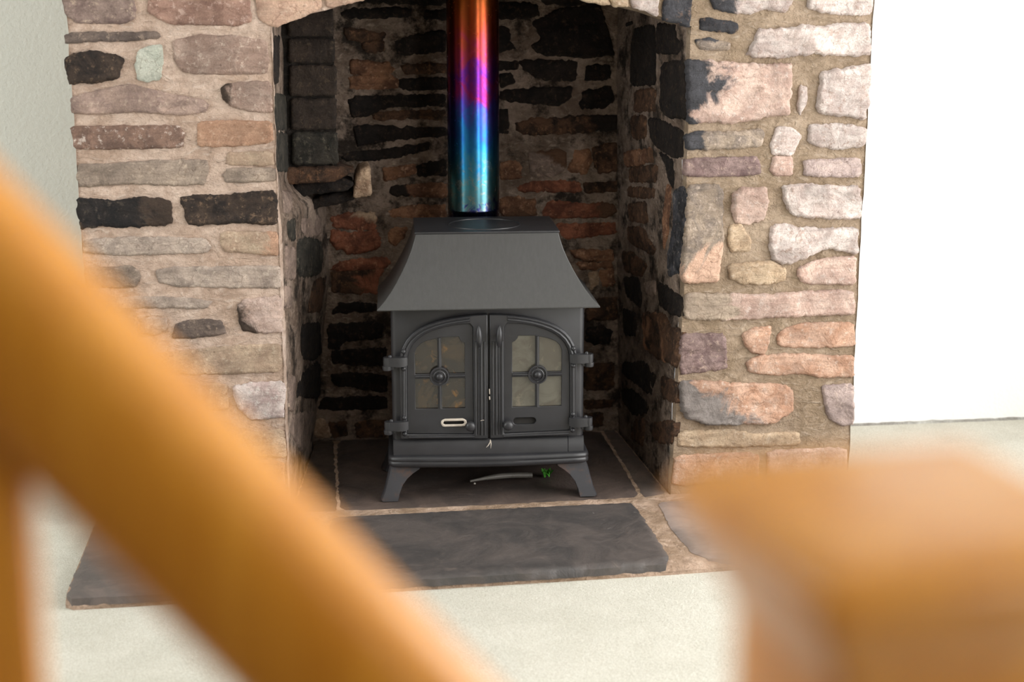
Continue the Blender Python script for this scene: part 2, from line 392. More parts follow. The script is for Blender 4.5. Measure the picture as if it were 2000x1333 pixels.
STONES_PIER_RIGHT = [
('TN', 1, '612,1239 670,1239 690,1199 621,1210'),
('W', 1, '735,1239 803,1239 802,1175 775,1187 742,1196'),
('TN', 1, '679,1239 725,1239 731,1196 697,1196'),
('D', 2, '820,1239 884,1239 878,1152 844,1160 817,1166'),
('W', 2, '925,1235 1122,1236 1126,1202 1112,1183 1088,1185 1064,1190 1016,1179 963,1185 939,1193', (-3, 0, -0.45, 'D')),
('W', 2, '1162,1236 1321,1236 1323,1179 1276,1177 1200,1182 1169,1193'),
('D', 1, '907,1165 922,1168 993,1156 995,1142 988,1135 907,1144'),
('W', 3, '1051,1142 1126,1143 1156,1152 1204,1149 1319,1156 1327,1084 1281,1081 1220,1084 1183,1087 1129,1079 1038,1078 1021,1085 1034,1108'),
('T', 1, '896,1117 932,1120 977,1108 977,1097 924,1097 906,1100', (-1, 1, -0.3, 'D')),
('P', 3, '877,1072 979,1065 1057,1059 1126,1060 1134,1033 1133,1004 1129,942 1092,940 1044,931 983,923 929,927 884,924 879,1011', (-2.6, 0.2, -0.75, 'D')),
('W', 1, '1159,1009 1172,1003 1172,971 1159,942 1153,951 1154,980'),
('W', 3, '1209,1041 1267,1049 1325,1060 1329,1049 1327,970 1320,931 1258,938 1205,944 1198,965 1205,1009'),
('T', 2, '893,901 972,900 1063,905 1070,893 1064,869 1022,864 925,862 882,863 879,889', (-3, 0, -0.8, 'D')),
('W', 1, '1102,910 1139,910 1162,889 1142,845 1096,847 1089,869'),
('W', 2, '1185,915 1259,917 1327,905 1323,866 1262,858 1209,865 1182,877'),
('V', 1, '877,834 904,838 1053,839 1063,825 1064,801 1003,796 878,798'),
('P', 1, '1096,839 1142,839 1144,797 1104,796 1091,807'),
('PV', 1, '1175,829 1313,833 1318,800 1312,789 1177,794'),
('T', 2, '886,773 961,775 972,761 973,689 978,641 975,610 969,537 885,536 877,552 885,673', (0, -1.6, -0.5, 'O')),
('P', 2, '1001,752 1019,765 1081,764 1087,729 1078,690 1041,679 1007,684 998,716'),
('W', 3, '1124,768 1189,772 1248,765 1317,764 1324,688 1271,686 1208,691 1161,695 1132,719'),
('TN', 1, '995,674 1019,676 1047,636 1045,612 1000,610 990,641'),
('W', 3, '1097,669 1134,674 1159,667 1241,660 1316,661 1320,597 1275,607 1243,614 1197,596 1163,582 1132,576 1106,589 1096,620'),
('TN', 2, '995,577 1051,581 1104,583 1139,564 1137,539 1090,527 1034,530 996,546'),
('P', 2, '1176,566 1219,584 1317,591 1317,522 1247,524 1184,529 1171,545'),
('P', 2, '886,508 1029,501 1110,499 1198,506 1315,503 1321,446 1220,445 1094,443 1000,440 888,445', (-2.2, 0, -0.55, 'T')),
('O', 2, '1037,401 1063,415 1104,420 1103,377 1091,349 1059,357 1043,376'),
('O', 1, '1127,396 1145,411 1189,425 1320,421 1326,364 1224,364 1147,367 1128,374'),
('V', 2, '881,403 939,404 982,405 992,390 993,349 998,318 910,308 881,306 879,372'),
('O', 2, '1051,329 1072,342 1161,347 1257,338 1324,336 1327,285 1243,284 1188,299 1115,296 1055,306'),
('O', 3, '880,284 955,284 1005,276 1101,270 1148,268 1171,252 1173,207 1158,191 1111,167 1037,173 961,170 898,194 885,214', (-2.2, -0.6, -0.25, 'G')),
('PV', 2, '1251,262 1328,262 1334,159 1305,156 1271,174 1256,216'),
('TN', 1, '883,153 1017,156 1071,140 1191,141 1193,111 1046,111 880,118'),
('O', 1, '874,92 1086,91 1089,20 868,16'),
('P', 1, '1113,95 1318,95 1321,28 1116,24'),
]
STONES_RECESS_BACK = [
('k', 1, '80,1175 117,1186 260,1186 257,1170 177,1165 122,1162 82,1168'),
('n', 1, '87,1134 131,1129 192,1118 184,1105 115,1103 94,1110'),
('n', 1, '128,1100 187,1102 186,1075 141,1076'),
('k', 1, '219,1102 275,1115 350,1128 352,1075 248,1070 223,1071'),
('o', 1, '100,1050 127,1050 202,1042 212,1028 201,1014 102,1016'),
('n', 1, '236,1036 352,1041 352,1020 247,1015'),
('o', 1, '95,1003 113,1009 206,1010 222,997 219,978 139,976 96,979'),
('k', 1, '230,999 352,1001 351,974 230,975'),
('k', 1, '92,945 111,955 149,955 192,957 273,956 348,956 348,929 272,932 186,928 159,917 151,909 102,903 95,926'),
('n', 1, '161,909 245,914 348,915 348,891 272,895 161,897'),
('k', 1, '300,1178 354,1183 353,1157 302,1162'),
('k', 1, '118,1227 354,1227 354,1198 197,1201 131,1204'),
('k', 1, '104,872 136,877 204,874 271,870 350,869 350,850 271,846 190,836 116,825 109,853'),
('k', 1, '73,792 89,805 162,807 243,819 303,827 301,813 243,800 161,785 80,786'),
('o', 1, '179,758 215,763 267,770 270,748 215,735 185,730'),
('k', 1, '273,767 349,780 349,742 275,740'),
('o', 1, '202,708 223,713 351,717 351,681 269,685 214,689 203,697', (-2, 0, -0.4, 'k')),
('o', 1, '194,645 268,658 348,656 348,623 251,625 197,631'),
('o', 1, '196,590 212,598 240,597 231,567 206,549 194,562'),
('e', 2, '35,593 65,587 157,591 168,571 165,546 129,533 88,531 47,546 34,563'),
('e', 2, '38,626 77,639 153,640 158,613 152,594 103,592 43,604', (0, 1.2, -0.3, 'y')),
('e', 1, '33,485 54,504 86,509 185,513 192,501 170,486 128,483 64,482'),
('n', 1, '35,479 128,480 174,482 156,441 154,417 94,417 35,423', (1.2, 0, -0.1, 'e')),
('k', 1, '40,370 51,387 104,388 151,383 151,367 83,365 36,362'),
('k', 1, '20,325 82,330 146,330 169,321 162,290 91,286 57,280 46,261 20,262'),
('k', 1, '25,253 101,253 181,256 180,210 100,210 29,221'),
('k', 1, '28,186 87,189 177,176 176,133 99,146 42,154 30,170'),
('k', 1, '-5,115 72,118 176,114 175,84 46,84 -11,91'),
('y', 1, '-33,46 -2,56 13,25 18,9 -8,2 -31,16'),
('n', 1, '16,44 63,45 59,7 23,6'),
('n', 1, '91,41 175,46 174,3 95,0'),
('k', 1, '496,1200 596,1197 608,1169 567,1161 496,1161'),
('k', 1, '496,1141 523,1130 528,1095 546,1081 496,1070'),
('k', 1, '672,1186 772,1195 797,1123 813,1065 744,1057 614,1066 590,1087 620,1104 590,1152'),
('k', 1, '499,1044 549,1044 546,1027 499,1027'),
('k', 1, '555,1044 626,1049 712,1046 706,997 641,994 596,1009 570,1026'),
('k', 1, '742,1031 804,1034 805,999 739,996'),
('k', 1, '502,1010 531,1012 540,992 505,981'),
('k', 1, '505,966 626,974 698,974 689,944 662,927 620,933 505,946'),
('k', 1, '731,962 805,976 815,935 776,920 725,924'),
('k', 1, '499,914 522,914 522,853 499,853'),
('n', 1, '546,879 603,890 716,895 822,896 825,861 717,853 582,849 549,861', (1.5, 0, -0.1, 'k')),
('k', 1, '610,1226 772,1226 772,1203 701,1195 619,1203'),
('o', 1, '502,774 546,773 561,755 555,732 504,727'),
('v', 1, '582,794 657,804 687,798 687,765 658,736 591,737 585,764', (0.5, 1.6, -0.25, 'n')),
('o', 1, '694,753 711,798 747,806 757,773 742,741 700,744'),
('n', 1, '762,809 832,823 836,748 779,740 763,773'),
('e', 1, '552,702 597,716 664,718 724,711 731,690 597,692 555,696'),
('n', 1, '736,711 834,712 831,691 743,687'),
('o', 2, '501,673 552,675 598,665 598,623 504,622', (0, -1, -0.2, 'n')),
('e', 1, '625,647 637,662 719,654 819,652 826,631 811,619 719,618 622,620', (2, 0.5, -0.5, 'n')),
('e', 1, '661,598 735,596 823,598 827,573 750,563 683,558'),
('o', 1, '702,524 818,521 822,494 751,492 714,505'),
('o', 1, '720,484 813,488 819,472 730,471'),
('y', 1, '756,455 776,459 781,422 761,413'),
('o', 1, '784,464 822,467 823,421 792,419'),
('n', 1, '746,354 788,384 832,387 831,323 746,325'),
('k', 1, '747,296 796,301 820,287 812,258 776,252 747,267'),
('n', 1, '746,188 826,194 827,117 747,115'),
('n', 1, '747,83 828,80 824,66 747,60'),
('n', 1, '747,46 797,44 797,7 748,5'),
('k', 1, '382,1128 479,1128 479,1074 381,1074'),
('n', 1, '374,993 478,1006 478,951 373,945'),
('k', 1, '380,869 478,868 478,812 379,813'),
('o', 1, '220,490 391,493 390,428 219,425'),
('n', 1, '419,500 621,502 622,437 419,435'),
('k', 1, '218,374 419,376 418,295 216,294'),
('n', 1, '455,382 710,383 711,301 454,301'),
('k', 1, '215,242 476,241 476,159 214,160'),
('k', 1, '505,248 711,249 712,166 505,166'),
]
STONES_RECESS_RIGHT = [
('k', 1, '485,1184 386,1168 485,1142'),
('k', 1, '439,1098 412,1135 258,1154 243,1003 437,989'),
('k', 1, '233,1155 106,1149 97,1116 51,1110 64,1087 238,1080'),
('k', 2, '196,1053 26,1070 0,935 140,927 182,948'),
('n', 1, '409,974 243,989 240,936 409,920'),
('k', 1, '291,910 197,915 36,902 23,836 135,835 263,852'),
('n', 1, '446,903 318,916 316,858 436,850'),
('o', 1, '504,803 262,836 252,809 350,788 494,769', (-1.5, 0, -0.4, 'n')),
('n', 1, '454,765 225,796 224,757 454,730'),
('k', 1, '210,836 109,822 91,781 97,759 131,774 158,811'),
('n', 1, '464,711 232,737 231,715 463,688'),
('n', 1, '463,667 311,691 300,641 453,624'),
('n', 1, '473,601 346,620 233,581 251,564 463,564'),
('D2', 1, '88,750 -5,772 -10,668 26,561 108,533 119,580 83,667'),
('o', 1, '139,760 105,753 123,648 154,588 167,669'),
('n', 1, '514,525 442,537 305,526 342,490 503,476'),
('k', 1, '507,455 376,475 337,434 356,403 483,410'),
('v', 1, '320,473 222,498 217,464 290,452'),
('k', 2, '189,496 152,501 5,494 -3,455 73,443 176,446'),
('k', 1, '514,364 391,377 380,319 505,295'),
('n', 2, '312,395 147,428 66,405 0,414 -7,322 155,309 296,304', (1.2, -0.3, -0.3, 'o')),
('k', 1, '511,209 292,263 181,251 223,192 362,187 511,180'),
('n', 1, '133,263 16,279 -16,279 -20,233 38,225 118,216'),
('k', 1, '528,124 409,158 249,155 253,133 387,91 510,97'),
('n', 1, '370,83 275,114 281,32 417,16'),
('n', 1, '219,111 73,163 -6,180 9,125 117,93 200,89'),
]
STONES_RECESS_LEFT = [
('v', 1, '125,760 272,743 133,707 66,717'),
('q', 1, '91,689 174,687 160,634 107,648'),
('v', 1, '247,676 482,648 488,599 299,619 243,646'),
('q', 2, '191,628 281,623 470,582 485,546 447,497 221,531 180,561'),
('v', 1, '64,634 162,616 160,541 51,555'),
('n', 1, '376,494 517,473 501,385 299,424 313,455'),
('k', 1, '216,410 472,362 556,253 419,266 222,322'),
('k', 2, '243,273 505,244 678,147 574,126 163,237 176,267'),
('v', 1, '43,325 137,294 121,210 43,237'),
('v', 1, '120,203 513,98 405,31 257,59 35,188'),
('v', 1, '41,545 114,523 98,477 34,494'),
('q', 1, '-11,1000 477,962 433,879 -19,919'),
('q', 1, '-7,910 448,869 399,777 -2,823'),
('k', 1, '38,1130 236,1125 131,1021 -15,1023'),
]


def Xl(Y, z):
    k = min(1, max(0, (z-.70)/.06))
    return -.092+(Y/.575)*((.062+min(max(.12*z, 0), .055))*(1-k)+.028*k)
def Xr(Y, z):
    a = .863+.04*min(max(z, 0), .5); b = .845-.02*z
    return a+(b-a)*Y/.575

def stone_mesh(name, poly, place, h0, rough, seed, step=6.0, bev=7.0, flip=False, jag=1.0, skirt=14.0, chaikin=.10, outset=0.0):
    a = sum(poly[i][0]*poly[(i+1) % len(poly)][1]-poly[(i+1) % len(poly)][0]*poly[i][1] for i in range(len(poly)))
    if a < 0: poly = poly[::-1]
    if outset:
        np_ = []
        for i in range(len(poly)):
            (ax_, ay_), (bx, by), (cx, cy) = poly[i-1], poly[i], poly[(i+1) % len(poly)]
            n1 = Vector((by-ay_, ax_-bx)).normalized(); n2 = Vector((cy-by, bx-cx)).normalized()
            nn_ = n1+n2; nn_ = nn_.normalized() if nn_.length > .2 else n1
            k = min(1.6, 1/max(.4, nn_.dot(n1)))
            np_.append((bx+nn_.x*outset*k, by+nn_.y*outset*k))
        poly = np_
    q = []
    for i in range(len(poly)):
        p, r = poly[i], poly[(i+1) % len(poly)]
        for k in (chaikin, 1-chaikin): q.append((p[0]+(r[0]-p[0])*k, p[1]+(r[1]-p[1])*k))
    ring = []
    for i in range(len(q)):
        p, r = q[i], q[(i+1) % len(q)]
        L = math.hypot(r[0]-p[0], r[1]-p[1]); n = max(1, int(round(L/step)))
        if L < .3: continue
        for k in range(n):
            u = p[0]+(r[0]-p[0])*k/n; v = p[1]+(r[1]-p[1])*k/n
            dx, dy = (r[1]-p[1])/L, -(r[0]-p[0])/L
            j = jag*1.2*(2.2*noise.noise((u*.05, v*.05, seed))+1.8*noise.noise((u*.15, v*.15, seed+5)))
            ring.append((u+dx*j, v+dy*j))
    nr = len(ring)
    us = [p[0] for p in ring]; vs_ = [p[1] for p in ring]
    rnd = random.Random(seed)
    seg = [(ring[i], ring[(i+1) % nr]) for i in range(nr)]
    def dist_in(u, v):
        best = 1e9; ins = False
        for (x1, y1), (x2, y2) in seg:
            if (y1 > v) != (y2 > v) and u < (x2-x1)*(v-y1)/(y2-y1)+x1: ins = not ins
            dx, dy = x2-x1, y2-y1; t = ((u-x1)*dx+(v-y1)*dy)/(dx*dx+dy*dy+1e-9); t = 0 if t < 0 else 1 if t > 1 else t
            d = (u-x1-t*dx)**2+(v-y1-t*dy)**2
            if d < best: best = d
        return math.sqrt(best) if ins else -1
    pts = list(ring); D = [0.0]*nr
    u = min(us)+step*.5; row = 0
    while u < max(us):
        v = min(vs_)+step*(.5 if row % 2 else 1.0)
        while v < max(vs_):
            uu = u+rnd.uniform(-.25, .25)*step; vv = v+rnd.uniform(-.25, .25)*step
            d = dist_in(uu, vv)
            if d > step*.4: pts.append((uu, vv)); D.append(d)
            v += step
        u += step*.9; row += 1
    ov, oe, of, *_ = delaunay_2d_cdt([Vector(p) for p in pts], [(i, (i+1) % nr) for i in range(nr)], [], 1, 1e-5)
    if len(ov) != len(pts):
        D = [max(0, dist_in(p[0], p[1])) for p in ov]
    cu = (min(us)+max(us))/2; cv = (min(vs_)+max(vs_))/2
    tu, tv = rnd.uniform(-1, 1)*.012*rough, rnd.uniform(-1, 1)*.03*rough
    H = []
    wu, wv = max(us)-min(us), max(vs_)-min(vs_)
    planes = [(rnd.uniform(min(us), max(us)), rnd.uniform(min(vs_), max(vs_)), rnd.uniform(-.09, .09)*rough, rnd.uniform(-.16, .16)*rough, rnd.uniform(0, 1.2)*rough) for _ in range(3+int(wu/35))]
    for (u, v), d in zip(ov, D):
        e = min(1, d/bev); pr = math.sqrt(max(0, 1-(1-e)**2))
        n = noise.fractal((u*.02, v*.035, seed), 1, 2, 4)*2.2
        s = noise.noise((u*.012+3, v*.09, seed))*1.2
        t = n*1.3+s; t = t*.5+.5*round(t*1.6)/1.6
        f = noise.noise((u*.2, v*.2, seed))*.5
        fac = min(max(-3.5*rough, min((u-a_)*c_+(v-b_)*d_+k_ for a_, b_, c_, d_, k_ in planes)), 2*rough)
        H.append(h0*pr+e*(rough*(t*.55+f*.6)+fac*.9+(u-cu)*tu+(v-cv)*tv))
    inner = sorted(h for h, d in zip(H, D) if d > bev*.7) or [h0]
    sh = max(0.0, h0*.75-inner[len(inner)//6])
    H = [max(h+sh*min(1, d/bev), .4*h0*min(1, d/bev)) for h, d in zip(H, D)]
    W = [place(p[0]/1000, p[1]/1000, h/1000) for p, h in zip(ov, H)]
    # skirt down into the mortar
    nv = len(W); eds = {}
    for f in of:
        for i in range(len(f)): eds[(f[i], f[(i+1) % len(f)])] = 1
    bed = [(a, b) for (a, b) in eds if (b, a) not in eds]
    low = {}
    for a, b in bed:
        for i in (a, b):
            if i not in low:
                low[i] = len(W); W.append(place(ov[i][0]/1000, ov[i][1]/1000, -skirt/1000))
    faces = [tuple(f) for f in of]+[(b, a, low[a], low[b]) for a, b in bed]
    ctr = sum(W[:nv], Vector())/nv
    return [p-ctr for p in W], faces, ctr, flip
def tones(o, pal, gain, grad=None):
    A, B, C = PAL[pal]
    o['tone_a'] = alb(A, gain); o['tone_b'] = alb(B, gain); o['tone_c'] = alb(C, gain)
    if grad:
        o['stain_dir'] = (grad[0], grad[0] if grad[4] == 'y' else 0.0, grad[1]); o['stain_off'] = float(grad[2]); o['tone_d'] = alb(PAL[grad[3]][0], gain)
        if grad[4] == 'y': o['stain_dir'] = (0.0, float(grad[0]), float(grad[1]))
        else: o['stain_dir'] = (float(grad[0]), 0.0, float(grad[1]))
    else:
        o['stain_dir'] = (0.0, 0.0, 0.0); o['stain_off'] = -9.0; o['tone_d'] = (.1, .1, .1)
SEED = [11]
def lay(entries, parent, place, gain, heights, axis='x', name='stone', flip=False, clip=None, jag=1.0, step=6.0, outset=3.0):
    for e in entries:
        pal, rg, txt = e[:3]
        poly = [tuple(float(x) for x in s.split(',')) for s in txt.split()]
        if clip: poly = [(min(max(u, clip[0]), clip[1]), min(max(v, clip[2]), clip[3])) for u, v in poly]
        SEED[0] += 1
        vs, fs, ctr, fl = stone_mesh(name, poly, place, heights[rg], rg, SEED[0], step=step, flip=flip, jag=jag*(1+.35*(rg-1)), bev=3+1.5*rg, outset=outset)
        o = mesh(name, vs, fs, parent, M_STONE, True, None, ctr, flip)
        tones(o, pal, gain, (*e[3], axis) if len(e) > 3 else None)

# ---------------------------------------------------------------- structure: floor and walls
def wob(p, amp, sc=16, k=0):
    q = Vector(p)*sc
    return Vector((noise.noise(q+Vector((k, 0, 0))), noise.noise(q+Vector((0, 31+k, 0))), noise.noise(q+Vector((0, 0, 57+k)))))*amp
def grid_patch(mb, fn, nu, nv, amp=.003, flip=False, ampfn=None):
    vs = []
    for i in range(nu+1):
        for j in range(nv+1):
            p = Vector(fn(i/nu, j/nv)); a = ampfn(p) if ampfn else amp
            vs.append(p+wob(p, a)+wob(p, a*.45, 60, 9))
    fs = []
    for i in range(nu):
        for j in range(nv):
            f = (i*(nv+1)+j, (i+1)*(nv+1)+j, (i+1)*(nv+1)+j+1, i*(nv+1)+j+1)
            fs.append(tuple(reversed(f)) if flip else f)
    mb.add(vs, fs)
def lerp(a, b, t): return a+(b-a)*t
FLOOR_Z = -.03
f = MB().box(-2.75, 2.75, -5.7, .725, FLOOR_Z-.1, FLOOR_Z)
tag(f.build('floor', M_CARPET, None, False), 'cream short pile carpet on the floor in front of the hearth', 'carpet', kind='structure')
WY = .605
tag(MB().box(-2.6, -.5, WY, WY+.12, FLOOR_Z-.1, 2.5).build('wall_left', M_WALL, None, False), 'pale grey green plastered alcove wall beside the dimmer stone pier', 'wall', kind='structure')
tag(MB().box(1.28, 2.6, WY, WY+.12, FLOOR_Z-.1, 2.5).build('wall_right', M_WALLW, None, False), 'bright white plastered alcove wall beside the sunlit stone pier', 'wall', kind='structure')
# ragged grey strip where the white wall meets the carpet
mb = MB(); n = 90; top = []; bot = []
for i in range(n+1):
    x = lerp(1.3, 2.58, i/n)
    h = .006+.010*max(0, noise.noise((x*9, 3, 0)))+.004*noise.noise((x*40, 1, 0)); d = .003+.005*abs(noise.noise((x*14, 7, 0)))
    bot.append((x, WY-d-.004, FLOOR_Z)); top.append((x, WY-d, FLOOR_Z+h))
bk = [(p[0], WY+.01, p[2]) for p in top]
mb.loft([bot, top, bk], cap=False, closed=False)
tag(mb.build('trim_1', mortar_material('grey_edge_strip', (.5, .5, .47), (.3, .29, .27), (.6, .6, .58)), None), 'ragged grey strip along the foot of the white wall', 'trim', kind='structure')
# right hand side wall of the room with its window (beyond the frame)
X2 = 2.6
mb = MB().box(X2, X2+.15, -5.7, -2.8, FLOOR_Z-.1, 2.5).box(X2, X2+.15, -.2, WY+.12, FLOOR_Z-.1, 2.5).box(X2, X2+.15, -2.8, -.2, FLOOR_Z-.1, .15).box(X2, X2+.15, -2.8, -.2, 2.25, 2.5)
tag(mb.build('wall_side', M_WALLW, None, False), 'white plastered side wall with the window opening', 'wall', kind='structure')
wf = tag(empty('window_1', (X2+.07, -1.5, .15)), 'tall white painted window in the side wall', 'window', kind='structure')
MB().box(-.04, .04, -1.3, 1.3, 0, .05).box(-.04, .04, -1.3, 1.3, 2.05, 2.1).box(-.04, .04, -1.3, -1.25, .05, 2.05).box(-.04, .04, 1.25, 1.3, .05, 2.05).box(-.03, .03, -.02, .02, .05, 2.05).build('window_frame', M_WHITE, wf, False)

tag(MB().box(-2.75, -2.6, -5.55, -1.9, FLOOR_Z-.1, 2.5).box(-2.75, -2.6, -.3, WY+.12, FLOOR_Z-.1, 2.5).box(-2.75, -2.6, -1.9, -.3, FLOOR_Z-.1, .75).box(-2.75, -2.6, -1.9, -.3, 2.25, 2.5).build('wall_far_side', M_WALL, None, False), 'pale plastered wall with the added window opening', 'wall', kind='structure')
wf2 = tag(empty('added_window_left', (-2.67, -1.1, .75)), 'smaller white painted window added in the opposite wall to light the left alcove', 'window', kind='structure')  # unseen window, added to go with the left fill lamp
MB().box(-.04, .04, -.8, .8, 0, .05).box(-.04, .04, -.8, .8, 1.45, 1.5).box(-.04, .04, -.8, -.75, .05, 1.45).box(-.04, .04, .75, .8, .05, 1.45).box(-.03, .03, -.02, .02, .05, 1.45).build('window_frame', M_WHITE, wf2, False)
tag(MB().box(-2.75, 2.75, -5.7, -5.55, FLOOR_Z-.1, 2.5).build('wall_rear', paint('bounce_dimming_brown', (.13, .10, .08), .3, 110), None, False), 'unseen rear wall of the room, coloured deep brown to dim bounce light on the handrail', 'wall', kind='structure')  # dark brown picked to cut light bouncing onto the handrail's near side
tag(MB().box(-2.75, 2.75, -5.7, WY+.12, 2.5, 2.6).build('ceiling', M_WALLW, None, False), 'plain white ceiling', 'ceiling', kind='structure')
mb = MB()
M_STAIR = plain('bounce_dimming_stair', (.09, .065, .05), .95)  # unseen flight, added dark so less light bounces up under the handrail
for k in range(6): mb.box(-2.2, .10-.19*k, -3.95, -3.045, FLOOR_Z if k == 0 else FLOOR_Z+.2*k, FLOOR_Z+.2*(k+1))
tag(mb.build('stairs', M_STAIR, None, False), 'unseen stair flight added behind the banister, dark to dim bounce light on the handrail', 'stairs', kind='structure')
# ---------------------------------------------------------------- the chimney breast
XL0, XR0, XA, XB = -.541, 1.328, -.092, .878
ZS, RISE, TOP = 1.150, .088, 2.5
def arch(x):
    t = (x-(XA+XB)/2)/((XB-XA)/2)
    return ZS+RISE*(1-min(1, t*t))
EDGE = lambda p: .0026
breast = tag(empty('wall_chimney_breast', (0, 0, 0)), 'rough stone chimney breast with arched fireplace opening', 'chimney breast', kind='structure')
mb = MB()
grid_patch(mb, lambda u, v: (lerp(XL0, XA, u), .0025, lerp(FLOOR_Z-.02, ZS, v)), 40, 100)
grid_patch(mb, lambda u, v: (lerp(XL0, XA, u), .0025, lerp(ZS, TOP, v)), 40, 70)
grid_patch(mb, lambda u, v: (lerp(XA, .393, u), .0025, lerp(arch(lerp(XA, .393, u)), TOP, v)), 44, 70)
grid_patch(mb, lambda u, v: (XL0, lerp(WY, 0, u), lerp(FLOOR_Z-.02, TOP, v)), 30, 90)
grid_patch(mb, lambda u, v: (Xl(lerp(0, .035, u), lerp(FLOOR_Z, ZS, v)), lerp(0, .035, u), lerp(FLOOR_Z-.02, ZS, v)), 4, 100)
grid_patch(mb, lambda u, v: (lerp(XA, .393, u), lerp(.16, 0, v), arch(lerp(XA, .393, u))), 44, 14)
mb.build('mortar', M_MORTL, breast)
mb = MB()
grid_patch(mb, lambda u, v: (lerp(Xr(0, lerp(FLOOR_Z, ZS, v)), XR0, u), .003, lerp(FLOOR_Z-.02, ZS, v)), 40, 100)
grid_patch(mb, lambda u, v: (lerp(XB, XR0, u), .003, lerp(ZS, TOP, v)), 40, 70)
grid_patch(mb, lambda u, v: (lerp(.393, XB, u), .003, lerp(arch(lerp(.393, XB, u)), TOP, v)), 44, 70)
grid_patch(mb, lambda u, v: (XR0, lerp(0, WY, u), lerp(FLOOR_Z-.02, TOP, v)), 30, 90)
grid_patch(mb, lambda u, v: (Xr(lerp(.03, 0, u), lerp(FLOOR_Z, ZS, v)), lerp(.03, 0, u), lerp(FLOOR_Z-.02, ZS, v)), 4, 100)
grid_patch(mb, lambda u, v: (lerp(.393, XB, u), lerp(.16, 0, v), arch(lerp(.393, XB, u))), 44, 14)
mb.build('mortar', M_MORTR, breast)
front = lambda u, v, h: Vector((u, -h, v))
lay(STONES_PIER_LEFT, breast, front, GAIN['pl'], {1: 2.6, 2: 4.5, 3: 7.0}, step=5.0)
lay(STONES_PIER_RIGHT, breast, front, GAIN['pr'], {1: 4.5, 2: 7.5, 3: 11.0}, step=5.0)
# courses above the frame
rr = random.Random(5)
z = 1245.0
for row in range(6):
    x = XL0*1000+4; hgt = rr.uniform(62, 88)
    while x < XR0*1000-60:
        wdt = min(rr.uniform(90, 230), XR0*1000-4-x)
        pal = rr.choice(['pg', 'rb', 'br', 'gr', 'tn', 'pw'] if x < 350 else ['W', 'P', 'O', 'T', 'TN'])
        g = 9; j = lambda: rr.uniform(-4, 4)
        lay([(pal, 1, '%f,%f %f,%f %f,%f %f,%f' % (x+j(), z+g+j(), x+wdt-14+j(), z+g+j(), x+wdt-14+j(), z+hgt-g+j(), x+j(), z+hgt-g+j()))], breast, front, GAIN['pl' if x < 350 else 'pr'], {1: 4.0}, step=11)
        x += wdt
    z += hgt

# ---------------------------------------------------------------- the fireplace recess
BY, CT = .575, 1.9
rb = tag(empty('wall_recess_back'), 'soot blackened stone back wall inside the fireplace behind the stove', 'wall', kind='structure')
mb = MB()
grid_patch(mb, lambda u, v: (lerp(-.06, .9, u), BY, lerp(-.03, CT, v)), 84, 150, .004)
grid_patch(mb, lambda u, v: (lerp(-.12, .95, u), lerp(.16, .6, v), CT), 8, 4, .001, True)
grid_patch(mb, lambda u, v: (lerp(-.12, .95, u), .16, lerp(ZS-.01, CT, v)), 8, 4, .001, True) if False else None
mb.build('mortar', M_MORTK, rb)
lay(STONES_RECESS_BACK, rb, lambda u, v, h: Vector((u, BY-h, v)), GAIN['rb'], {1: 6.0, 2: 8.0}, jag=1.9, outset=4.5)
rl = tag(empty('wall_recess_left'), 'stone reveal of the fireplace with dark brick pier on a stone ledge', 'wall', kind='structure')
mb = MB()
grid_patch(mb, lambda u, v: (Xl(lerp(.03, BY+.01, u), lerp(-.03, CT, v)), lerp(.03, BY+.01, u), lerp(-.03, CT, v)), 46, 150, .004)
mb.build('mortar', M_MORTK, rl)
lay(STONES_RECESS_LEFT, rl, lambda u, v, h: Vector((Xl(u, v)+h, u, v)), GAIN['rl'], {1: 4.0, 2: 6.0}, axis='y', clip=(20, 560, 5, 1150), jag=1.5, outset=3.0)
rw = tag(empty('wall_recess_right'), 'shaded stone reveal of the fireplace below the sunlit pier', 'wall', kind='structure')
mb = MB()
grid_patch(mb, lambda u, v: (Xr(lerp(.03, BY+.01, u), lerp(-.03, CT, v)), lerp(.03, BY+.01, u), lerp(-.03, CT, v)), 46, 150, .004, True)
mb.build('mortar', M_MORTK, rw)
lay(STONES_RECESS_RIGHT, rw, lambda u, v, h: Vector((Xr(u, v)-h, u, v)), GAIN['rr'], {1: 5.0, 2: 8.0}, axis='y', flip=True, clip=(4, 560, 5, 1150), jag=1.7, outset=4.0)
# inner face of the arch above the opening
mb = MB(); mb.box(-.13, .93, .158, .17, ZS+RISE-.01, CT)
o = mb.build('lintel_face', M_MORTK, rb, False)
# corbelled brick pier in the left corner and the ledge it stands on
PY = .34
mb = MB(); mb.box(-.09, .052, PY+.006, BY, .795, CT); mb.build('pier_core', mortar_material('soot_black_mortar', (.020, .016, .013), (.012, .010, .009), (.05, .042, .035)), rl, False)
zz = .798
for k, hh in enumerate((.088, .084, .083, .066, .07, .075, .075)):
    SEED[0] += 1; j = random.Random(k)
    poly = [(-62, zz*1000+2), (54+j.uniform(-3, 3), zz*1000+2), (55+j.uniform(-3, 3), (zz+hh)*1000-3), (-60, (zz+hh)*1000-3)]
    vs, fs, ctr, fl = stone_mesh('brick', poly, lambda u, v, h: Vector((u, PY-h, v)), 5, .8, SEED[0], chaikin=.06, bev=4)
    o = mesh('brick', vs, fs, rl, M_STONE, True, None, ctr); tones(o, 'K' if k else 'q', GAIN['rl'])
    zz += hh
def ledge(poly, y0, pal, h=8, rg=2):
    SEED[0] += 1
    vs, fs, ctr, fl = stone_mesh('stone', poly, lambda u, v, h: Vector((u, y0-h, v)), h, rg, SEED[0], skirt=120, bev=8)
    o = mesh('stone', vs, fs, rl, M_STONE, True, None, ctr); tones(o, pal, GAIN['rl'])
